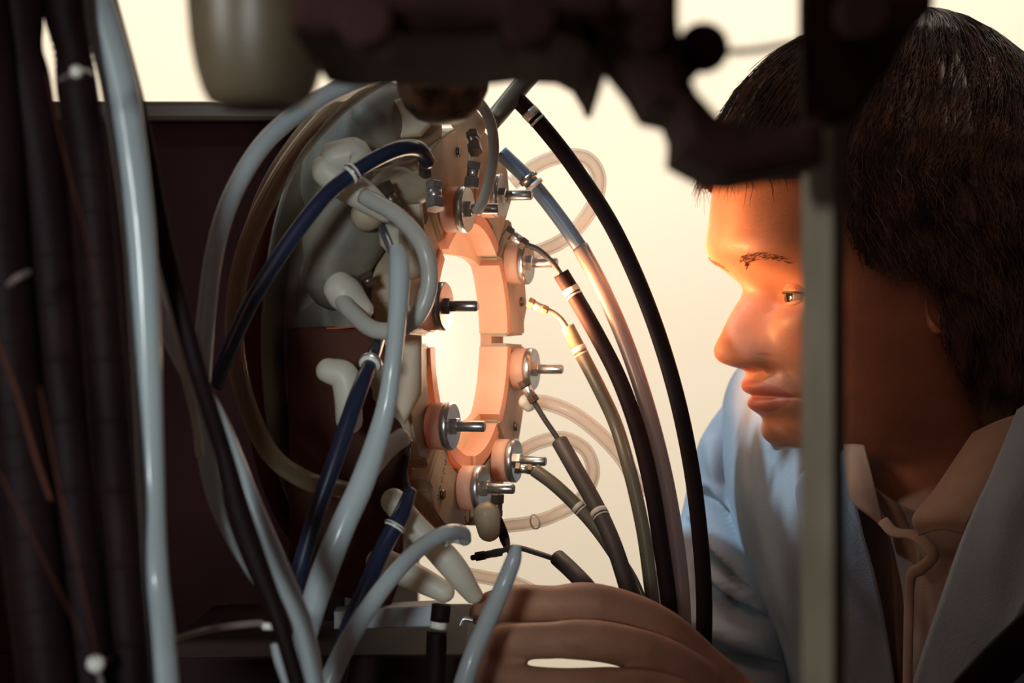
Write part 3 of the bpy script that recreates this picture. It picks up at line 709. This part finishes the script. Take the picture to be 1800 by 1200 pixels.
# ear (near side and far side)
def ear(sg):
    base = len(HV); nr, na = 12, 40
    for i in range(nr+1):
        t = i/nr
        for k in range(na):
            a = 2*math.pi*k/na; ry = 62*(1.0+.12*math.sin(a)); rx = 34*(1-.25*max(0, -math.sin(a)))
            X_ = math.cos(a)*rx*t; Y_ = -math.sin(a)*ry*t
            rim = 10*math.exp(-((t-.88)/.10)**2)*(1 if math.cos(a) > -.75 else .3)
            anti = 6*math.exp(-((t-.58)/.1)**2)*(1 if math.cos(a) > -.2 else 0)
            bowl = -9*math.exp(-(t/.35)**2); lift = 16*(X_/34+1)*.5
            edge = -16 if i == nr else 0
            HV.append(HT(1548+X_+Y_*-.12, 534+Y_, sg*(222+rim+anti+bowl+lift+edge)))
    for i in range(nr):
        for k in range(na):
            a, b = base+i*na+k, base+i*na+(k+1) % na; HF.append((a, b, b+na, a+na))
for sg in (1, -1): ear(sg)

# --- hand and forearm: tapered chains fused by voxel remesh into one skin
def chain(pts, seg=16):
    s_ = crom(pts, 6); path = [P(a[0], a[1], a[2]) for a in s_]; rr = [a[3]*a[2]/FPX for a in s_]
    t0 = (path[0]-path[1]).normalized(); t1 = (path[-1]-path[-2]).normalized(); pp = []; rq = []
    for k in (1, .92, .75, .4): pp.append(path[0]+t0*rr[0]*k); rq.append(rr[0]*math.sqrt(max(.01, 1-k*k)))
    pp += path; rq += rr
    for k in (.4, .75, .92, 1): pp.append(path[-1]+t1*rr[-1]*k); rq.append(rr[-1]*math.sqrt(max(.01, 1-k*k)))
    return sweep(pp, rq, seg)
parts = [
  # index (top), middle, ring, little
  [(1215, 1165, .955, 50), (1160, 1118, .945, 50), (1100, 1082, .94, 44), (1030, 1062, .935, 40), (975, 1062, .935, 34), (915, 1060, .94, 34), (868, 1066, .955, 30), (848, 1078, .975, 25)],
  [(1225, 1205, .94, 50), (1165, 1165, .925, 46), (1100, 1136, .915, 38), (1030, 1124, .91, 37), (965, 1125, .91, 33), (905, 1128, .915, 33), (858, 1136, .93, 28), (838, 1148, .95, 23)],
  [(1235, 1260, .93, 48), (1165, 1222, .91, 42), (1080, 1208, .90, 37), (1000, 1204, .90, 31), (930, 1198, .905, 29), (880, 1188, .92, 31), (845, 1190, .94, 24)],
  [(1240, 1310, .925, 42), (1160, 1290, .91, 34), (1080, 1275, .905, 27), (1000, 1265, .91, 24), (940, 1262, .92, 22), (905, 1268, .935, 18)],
  # thumb on the far side, closing against the index finger
  [(1270, 1215, .975, 42), (1190, 1170, .995, 34), (1110, 1125, 1.0, 27), (1040, 1100, 1.0, 24), (960, 1090, .995, 22), (890, 1092, .985, 20), (858, 1096, .98, 16)],
  # palm and back of hand
  [(1180, 1140, .95, 44), (1230, 1180, .955, 50), (1290, 1240, .96, 55)],
  [(1150, 1195, .93, 38), (1220, 1230, .94, 56), (1300, 1290, .95, 62)],
  [(1160, 1260, .92, 36), (1230, 1290, .935, 54), (1310, 1330, .95, 60)],
  # wrist, forearm towards the elbow
  [(1290, 1250, .955, 60), (1340, 1310, .955, 64), (1400, 1400, .955, 72), (1520, 1560, .96, 95), (1680, 1760, .98, 110)],
]
hv = []; hf = []
for q in parts:
    V, F = chain(q); k0 = len(hv); hv += V; hf += [tuple(i+k0 for i in f) for f in F]
tmp = link('hand_tmp', hv, hf, M_skinh)
rm = tmp.modifiers.new('r', 'REMESH'); rm.mode = 'VOXEL'; rm.voxel_size = .0013
sm = tmp.modifiers.new('s', 'SMOOTH'); sm.factor = .6; sm.iterations = 9
dg = bpy.context.evaluated_depsgraph_get(); em = bpy.data.meshes.new_from_object(tmp.evaluated_get(dg))
hand_v = [v.co.copy() for v in em.vertices]; hand_f = [tuple(p.vertices) for p in em.polygons]
bpy.data.objects.remove(tmp); bpy.data.meshes.remove(em)
k0 = len(HV); nh = len(HF)
# knuckle wrinkles
for i, v in enumerate(hand_v):
    hand_v[i] = v+Vector((0, 1, 0))*noise.noise(v*120)*.0006
body = link('body', HV+hand_v, HF+[tuple(i+k0 for i in f) for f in hand_f], M_skin, man)
body.data.materials.append(M_skinh); body.data.materials.append(M_lip)
for i, p in enumerate(body.data.polygons):
    if i >= nh: p.material_index = 1
# lips
for i in range(len(ys)-1):
    y = ys[i]
    if 664 < y < 722:
        hw = 78*math.sqrt(max(0, 1-((y-693)/30)**2)) if y > 693 else 80*math.sqrt(max(0, 1-((y-693)/30)**2))
        for k in range(NPH):
            if abs(phs[k]) < 1.2 and abs(head_pt(y, phs[k])[2]) < hw: body.data.polygons[i*NPH+k].material_index = 2
# dark upper lash line
for sg in (1, -1):
    pl = []
    for k in range(17):
        az = math.radians(-62+124*k/16); e0 = math.radians(-1)+math.radians(8)*math.cos(az)
        pl.append(HT(1365-39.6*math.cos(e0)*math.cos(az), 522-39.6*math.sin(e0), 90*sg+39.6*1.06*math.cos(e0)*math.sin(az)))
    V, F = sweep(pl, [.00045]*17, 8); link('lashes', V, F, M_hair, man)
# eyes
for sg in (1, -1):
    V = []; F = []; n1, n2 = 24, 16; cx, cy_, cw = 1365, 521, 90*sg
    for i in range(n2+1):
        for k in range(n1):
            t = math.pi*i/n2; a = 2*math.pi*k/n1; R_ = 36.6
            V.append(HT(cx-R_*math.cos(t), cy_+R_*math.sin(t)*math.sin(a), cw+R_*math.sin(t)*math.cos(a)))
    for i in range(n2):
        for k in range(n1):
            a, b = i*n1+k, i*n1+(k+1) % n1; F.append((a, b, b+n1, a+n1))
    e = link('eye', V, F, M_eye, man)
    V = []; F = []
    for i in range(7):
        for k in range(n1):
            t = math.radians(26)*i/6; a = 2*math.pi*k/n1; R_ = 37.4
            q = Vector((-math.cos(t), math.sin(t)*math.sin(a), math.sin(t)*math.cos(a)))
            q = Matrix.Rotation(math.radians(7), 3, 'Z') @ q
            V.append(HT(cx+R_*q.x, cy_+R_*q.y+4, cw+R_*q.z))
    for i in range(6):
        for k in range(n1):
            a, b = i*n1+k, i*n1+(k+1) % n1; F.append((a, b, b+n1, a+n1))
    link('iris', V, F, M_iris, e)

# --- hair: cap shell over the skull, then strands combed away from the crown
HFR = T([(14, 1600), (20, 1560), (35, 1500), (60, 1425), (90, 1370), (120, 1335), (160, 1298), (200, 1272), (240, 1248), (290, 1230), (330, 1232), (345, 1238), (420, 1236), (700, 1260), (800, 1300)])
HBK = T([(14, 1610), (20, 1640), (40, 1690), (70, 1740), (110, 1790), (160, 1835), (240, 1880), (350, 1905), (480, 1900), (600, 1870), (700, 1840), (780, 1815)])
HWD = T([(14, 20), (22, 70), (40, 120), (70, 170), (120, 212), (180, 240), (260, 260), (350, 266), (450, 264), (560, 256), (650, 236), (780, 200)])
HXM = T([(14, 1605), (100, 1590), (200, 1580), (400, 1560), (800, 1600)])
HLN = T([(300, 1100), (322, 1180), (330, 1300), (336, 1420), (352, 1462), (400, 1478), (450, 1496), (480, 1520), (500, 1560), (512, 1630), (540, 1648), (600, 1652), (650, 1676), (700, 1700), (780, 1750)])  # hairline x by height
def hair_pt(y, ph, off=0):
    c, s_ = math.cos(ph), math.sin(ph); cx = abs(c)**.9; sx = math.copysign(abs(s_)**.9, s_)
    x = HXM(y)-(HXM(y)-HFR(y)+off)*cx if c > 0 else HXM(y)+(HBK(y)-HXM(y)+off)*cx
    return x, y, (HWD(y)+off)*sx
def hair_ok(x, y, wv=100):
    p = HT(x, y, abs(wv)); return 900+p.x/p.y*FPX > HLN(y)
V = []; F = []; hys = np.linspace(14, 780, 150); NP2 = 220
for y in hys:
    for k in range(NP2):
        ph = 2*math.pi*k/NP2; x, yy, wv = hair_pt(y, ph)
        a = math.atan2(wv, x-1600)
        n_ = noise.noise(Vector((math.cos(a)*9, math.sin(a)*9, y*.004)))*7 + noise.noise(Vector((math.cos(a)*45, math.sin(a)*45, y*.003)))*3
        x, yy, wv = hair_pt(y, ph, n_-2); V.append((x, yy, wv))
for i in range(len(hys)-1):
    for k in range(NP2):
        a, b = i*NP2+k, i*NP2+(k+1) % NP2; q = (a, b, b+NP2, a+NP2)
        if all(hair_ok(V[j][0]+ (14*noise.noise(Vector((V[j][0]*.05, V[j][1]*.02, 0)))), V[j][1], V[j][2]) for j in q): F.append(q)
F.append(tuple(reversed(range(NP2))))
used = sorted({j for f in F for j in f}); mp = {j: i for i, j in enumerate(used)}
hair = link('hair', [HT(*V[j]) for j in used], [tuple(mp[j] for j in f) for f in F], M_hair, man)
sv = []; sf = []
rnd = random.Random(11)
def strand(p0, steps, wdt):
    """p0 head-space start; walks along the shell, away from the crown"""
    pts = []; y, ph, off = p0
    for k in range(steps+1):
        pts.append(HT(*hair_pt(y, ph, off)));
        y += rnd.uniform(9, 15)*(1.0 if y > 40 else .45); ph += rnd.uniform(-.02, .02)+ (-.010 if ph > 0 else .010)*(1 if y < 330 else -1); off += rnd.uniform(-2.4, 2.2)
        if not hair_ok(*hair_pt(y, ph, 0)) and rnd.random() < .75: break
    if len(pts) < 3: return
    k0 = len(sv); n_ = len(pts)
    for i, p in enumerate(pts):
        t = (pts[min(i+1, n_-1)]-pts[max(0, i-1)]).normalized(); a = t.orthogonal().normalized(); b = t.cross(a)
        r_ = wdt*(1-.8*i/(n_-1))*SH
        for q in range(3):
            an = 2*math.pi*q/3; sv.append(p+(a*math.cos(an)+b*math.sin(an))*r_)
    for i in range(n_-1):
        for q in range(3):
            a, b = k0+i*3+q, k0+i*3+(q+1) % 3; sf.append((a, b, b+3, a+3))
for _ in range(7500):
    y = rnd.uniform(16, 640)**1.0; ph = rnd.uniform(-math.pi, math.pi)
    if rnd.random() < .35: ph = rnd.uniform(0, math.pi)
    if not hair_ok(*hair_pt(y, ph)): continue
    strand((y, ph, rnd.uniform(-1, 7)), rnd.randint(5, 11), rnd.uniform(.7, 1.7))
# wisps standing off the outline at the crown and fringe
for _ in range(850):
    y = rnd.choice([rnd.uniform(20, 200), rnd.uniform(230, 318)]); ph = rnd.choice([rnd.uniform(-.5, .5), math.pi+rnd.uniform(-.6, .6)])
    x, yy, wv = hair_pt(y, ph, 0); d_ = -1 if math.cos(ph) > 0 else 1; pts = []
    dy = rnd.uniform(-2, 12); dx = rnd.uniform(2, 11)*d_*(.55 if d_ < 0 else 1)
    for k in range(6): pts.append(HT(x+dx*k*.8, yy+dy*k*.8+k*k*.6, wv+rnd.uniform(-2, 2)))
    k0 = len(sv)
    for i, p in enumerate(pts):
        r_ = 1.0*(1-.8*i/5)*SH
        for q in range(3): an = 2*math.pi*q/3; sv.append(p+Vector((math.cos(an), .3*math.sin(an), math.sin(an)))*r_)
    for i in range(5):
        for q in range(3): a, b = k0+i*3+q, k0+i*3+(q+1) % 3; sf.append((a, b, b+3, a+3))
o = link('hair_strands', sv, sf, M_hair, man); tag(o, kind='stuff')
# eyebrow
sv2 = []; sf2 = []
for sg in (1, -1):
    for _ in range(130):
        t = rnd.random(); wv = (38+105*t); y = 474-16*math.sin(t*2.6)+rnd.uniform(-6, 6)
        ph = math.asin(min(1, (wv/WD(y)))**(PF(y)/2)); pts = []
        for k in range(4):
            q = head_pt(y-1*k*(1-t), ph+.012*k); pts.append(HT(q[0]-1-k*.5, q[1], sg*q[2]))
        k0 = len(sv2)
        for i, p in enumerate(pts):
            for q in range(3): an = 2*math.pi*q/3; sv2.append(p+Vector((.3*math.cos(an), math.cos(an), math.sin(an)))*.9*(1-.25*i)*SH)
        for i in range(3):
            for q in range(3): a, b = k0+i*3+q, k0+i*3+(q+1) % 3; sf2.append((a, b, b+3, a+3))
o = link('eyebrows', sv2, sf2, M_brow, man); tag(o, kind='stuff')

# --- clothes
def coat_disp(x, y):
    v = 0
    v += fold(x, y, 1310, 700, 1345, 1030, 9, -.010)+fold(x, y, 1285, 720, 1310, 950, 12, .006)
    v += fold(x, y, 1380, 760, 1385, 1200, 22, .006)+fold(x, y, 1345, 700, 1370, 1150, 12, -.003)
    v += fold(x, y, 1700, 1000, 1660, 1240, 22, .004)+fold(x, y, 1780, 880, 1720, 1240, 26, -.006)
    v += .0025*noise.noise(Vector((x*.012, y*.005, 0)))
    return v
rows = [
 [(1492, 792, 1.085), (1455, 762, 1.11), (1425, 700, 1.17), (1480, 660, 1.25), (1600, 650, 1.30), (1760, 660, 1.28), (1870, 690, 1.18), (1885, 700, 1.08), (1845, 700, 1.02), (1800, 715, 1.00)],
 [(1480, 840, 1.07), (1410, 800, 1.09), (1322, 672, 1.18), (1330, 640, 1.30), (1600, 640, 1.38), (1850, 650, 1.34), (1980, 690, 1.2), (2000, 740, 1.05), (1900, 760, .98), (1762, 810, .985)],
 [(1510, 930, 1.06), (1410, 920, 1.07), (1300, 840, 1.17), (1290, 790, 1.33), (1600, 800, 1.44), (1950, 800, 1.38), (2080, 850, 1.2), (2080, 880, 1.02), (1900, 900, .95), (1702, 935, .975)],
 [(1545, 1060, 1.06), (1440, 1060, 1.065), (1345, 1030, 1.15), (1330, 1000, 1.33), (1600, 1000, 1.45), (1960, 1000, 1.4), (2120, 1000, 1.2), (2100, 1030, 1.0), (1880, 1050, .935), (1655, 1060, .965)],
 [(1570, 1180, 1.06), (1470, 1180, 1.06), (1392, 1160, 1.14), (1370, 1150, 1.33), (1600, 1150, 1.46), (1970, 1150, 1.4), (2130, 1150, 1.2), (2100, 1170, .99), (1860, 1180, .925), (1612, 1190, .96)],
 [(1590, 1400, 1.06), (1510, 1400, 1.05), (1440, 1400, 1.12), (1420, 1400, 1.33), (1600, 1400, 1.46), (1970, 1400, 1.4), (2130, 1400, 1.2), (2100, 1400, .98), (1840, 1400, .92), (1560, 1400, .95)],
]
coat = patch('coat', rows, M_coat, man, 12, 14, .002, coat_disp)
# lapels
def lap_disp(x, y): return .001*noise.noise(Vector((x*.02, y*.01, 2)))
patch('lapel', [[(1492, 790, 1.075), (1462, 800, 1.072), (1440, 806, 1.070)],
                [(1495, 830, 1.060), (1445, 840, 1.060), (1400, 850, 1.060)],
                [(1515, 930, 1.048), (1460, 925, 1.048), (1408, 915, 1.056)],
                [(1545, 1040, 1.045), (1480, 1020, 1.046), (1428, 975, 1.056)],
                [(1570, 1180, 1.045), (1520, 1130, 1.048), (1455, 1060, 1.052)],
                [(1585, 1330, 1.045), (1550, 1280, 1.05), (1505, 1200, 1.055)]], M_coat, man, 8, 10, .002, lap_disp)
patch('lapel', [[(1790, 722, .985), (1830, 700, .975), (1880, 690, .97)],
                [(1745, 830, .965), (1800, 810, .955), (1860, 790, .95)],
                [(1697, 935, .955), (1770, 920, .942), (1850, 915, .935)],
                [(1652, 1060, .945), (1740, 1050, .932), (1830, 1010, .925)],
                [(1606, 1200, .940), (1690, 1190, .927), (1780, 1110, .92)],
                [(1560, 1390, .935), (1620, 1370, .925), (1700, 1300, .915)]], M_coat, man, 8, 10, .002, lap_disp)
# far sleeve
def sleeve():
    path = [(1345, 735, 1.25, 78), (1325, 800, 1.25, 98), (1312, 870, 1.25, 104), (1300, 950, 1.24, 112), (1280, 1030, 1.22, 128), (1262, 1120, 1.19, 132), (1262, 1260, 1.16, 135), (1290, 1420, 1.12, 130)]
    s_ = crom(path, 14); pp = [P(a[0], a[1], a[2]) for a in s_]; rr = [a[3]*a[2]/FPX for a in s_]
    t0 = (pp[0]-pp[1]).normalized(); P0 = []; R0 = []
    for k in (1, .95, .85, .7, .45, .2): P0.append(pp[0]+t0*rr[0]*k); R0.append(rr[0]*math.sqrt(max(.01, 1-k*k)))
    V, F = sweep(P0+pp, R0+rr, 96, squash=.75)
    out = []
    for v in V:
        x = 900+v.x/v.y*FPX; y = 600-(v.z-CZ)/v.y*FPX
        f = 0
        # folds falling from the left outline towards the lower right
        for (a0, b0, a1, b1, wd_, am) in [(1235, 870, 1345, 1025, 11, -.012), (1225, 905, 1330, 1035, 11, .010), (1230, 940, 1330, 1050, 10, -.012), (1240, 985, 1345, 1075, 15, .010), (1240, 1040, 1350, 1090, 12, -.011), (1235, 1090, 1380, 1150, 22, .010), (1240, 1150, 1390, 1175, 12, -.009), (1290, 720, 1270, 900, 14, -.004), (1250, 780, 1270, 860, 15, .004), (1320, 700, 1340, 990, 12, .003)]:
            f += 1.7*fold(x, y, a0, b0, a1, b1, wd_, am)
        out.append(v+Vector((-.55, -.83, 0))*f)
    return link('sleeve', out, F, M_coat, man)
sleeve()
# near upper arm and sleeve outside the frame, down to the forearm
V, F = sweep([P(*a) for a in [(2060, 800, 1.08), (2080, 1000, 1.05), (2060, 1300, 1.0), (2000, 1600, .99), (1850, 1800, .985), (1700, 1770, .98), (1560, 1610, .965)]], [.05, .055, .055, .055, .052, .045, .040], 32)
link('sleeve', V, F, M_coat, man)
# shirt
def sh_disp(x, y): return fold(x, y, 1600, 1010, 1590, 1260, 6, .003)+fold(x, y, 1632, 1000, 1625, 1260, 4, -.002)+.001*noise.noise(Vector((x*.03, y*.012, 0)))
patch('shirt', [[(1480, 800, 1.10), (1540, 860, 1.062), (1620, 900, 1.040), (1700, 880, 1.02), (1800, 800, 1.02)],
                [(1500, 930, 1.085), (1560, 940, 1.06), (1630, 960, 1.035), (1700, 960, 1.01), (1800, 900, 1.01)],
                [(1530, 1080, 1.08), (1590, 1080, 1.05), (1640, 1080, 1.03), (1690, 1080, 1.0), (1780, 1050, 1.0)],
                [(1550, 1400, 1.08), (1590, 1400, 1.05), (1630, 1400, 1.02), (1670, 1400, 1.0), (1760, 1400, .99)]], M_shirt, man, 10, 12, .0015, sh_disp)
patch('shirt_collar', [[(1484, 782, 1.075), (1502, 782, 1.068), (1520, 784, 1.062)],
                       [(1490, 840, 1.052), (1510, 838, 1.045), (1535, 846, 1.042)],
                       [(1500, 880, 1.048), (1525, 890, 1.04), (1548, 900, 1.038)],
                       [(1530, 905, 1.044), (1542, 915, 1.04), (1552, 925, 1.038)]], M_shirtl, man, 6, 8, .002)
patch('shirt_collar', [[(1712, 762, 1.015), (1760, 740, 1.0), (1820, 720, .99)],
                       [(1678, 812, 1.004), (1735, 800, .985), (1800, 790, .975)],
                       [(1640, 868, .996), (1700, 865, .975), (1762, 850, .968)],
                       [(1606, 910, .992), (1660, 905, .975), (1712, 905, .964)],
                       [(1618, 940, .992), (1655, 930, .978), (1698, 938, .968)]], M_shirtl, man, 8, 8, .002)
# ruffled open placket
V, F = sweep([P(*a) for a in crom([(1552, 915, 1.035), (1572, 935, 1.025), (1605, 940, 1.015), (1630, 958, 1.005), (1640, 978, 1.0), (1618, 1000, 1.005), (1602, 1012, 1.01), (1598, 1060, 1.015), (1596, 1150, 1.015), (1594, 1300, 1.015)], 6)], [.0030]*55, 14, squash=.4)
link('placket', V, F, M_shirtl, man)
tag(link('coat_strap', *sweep([P(*a) for a in crom([(1840, 1090, .90), (1760, 1165, .90), (1690, 1240, .90)], 6)], [.010]*13, 16, squash=.4), M_blk, man), 'black strap')
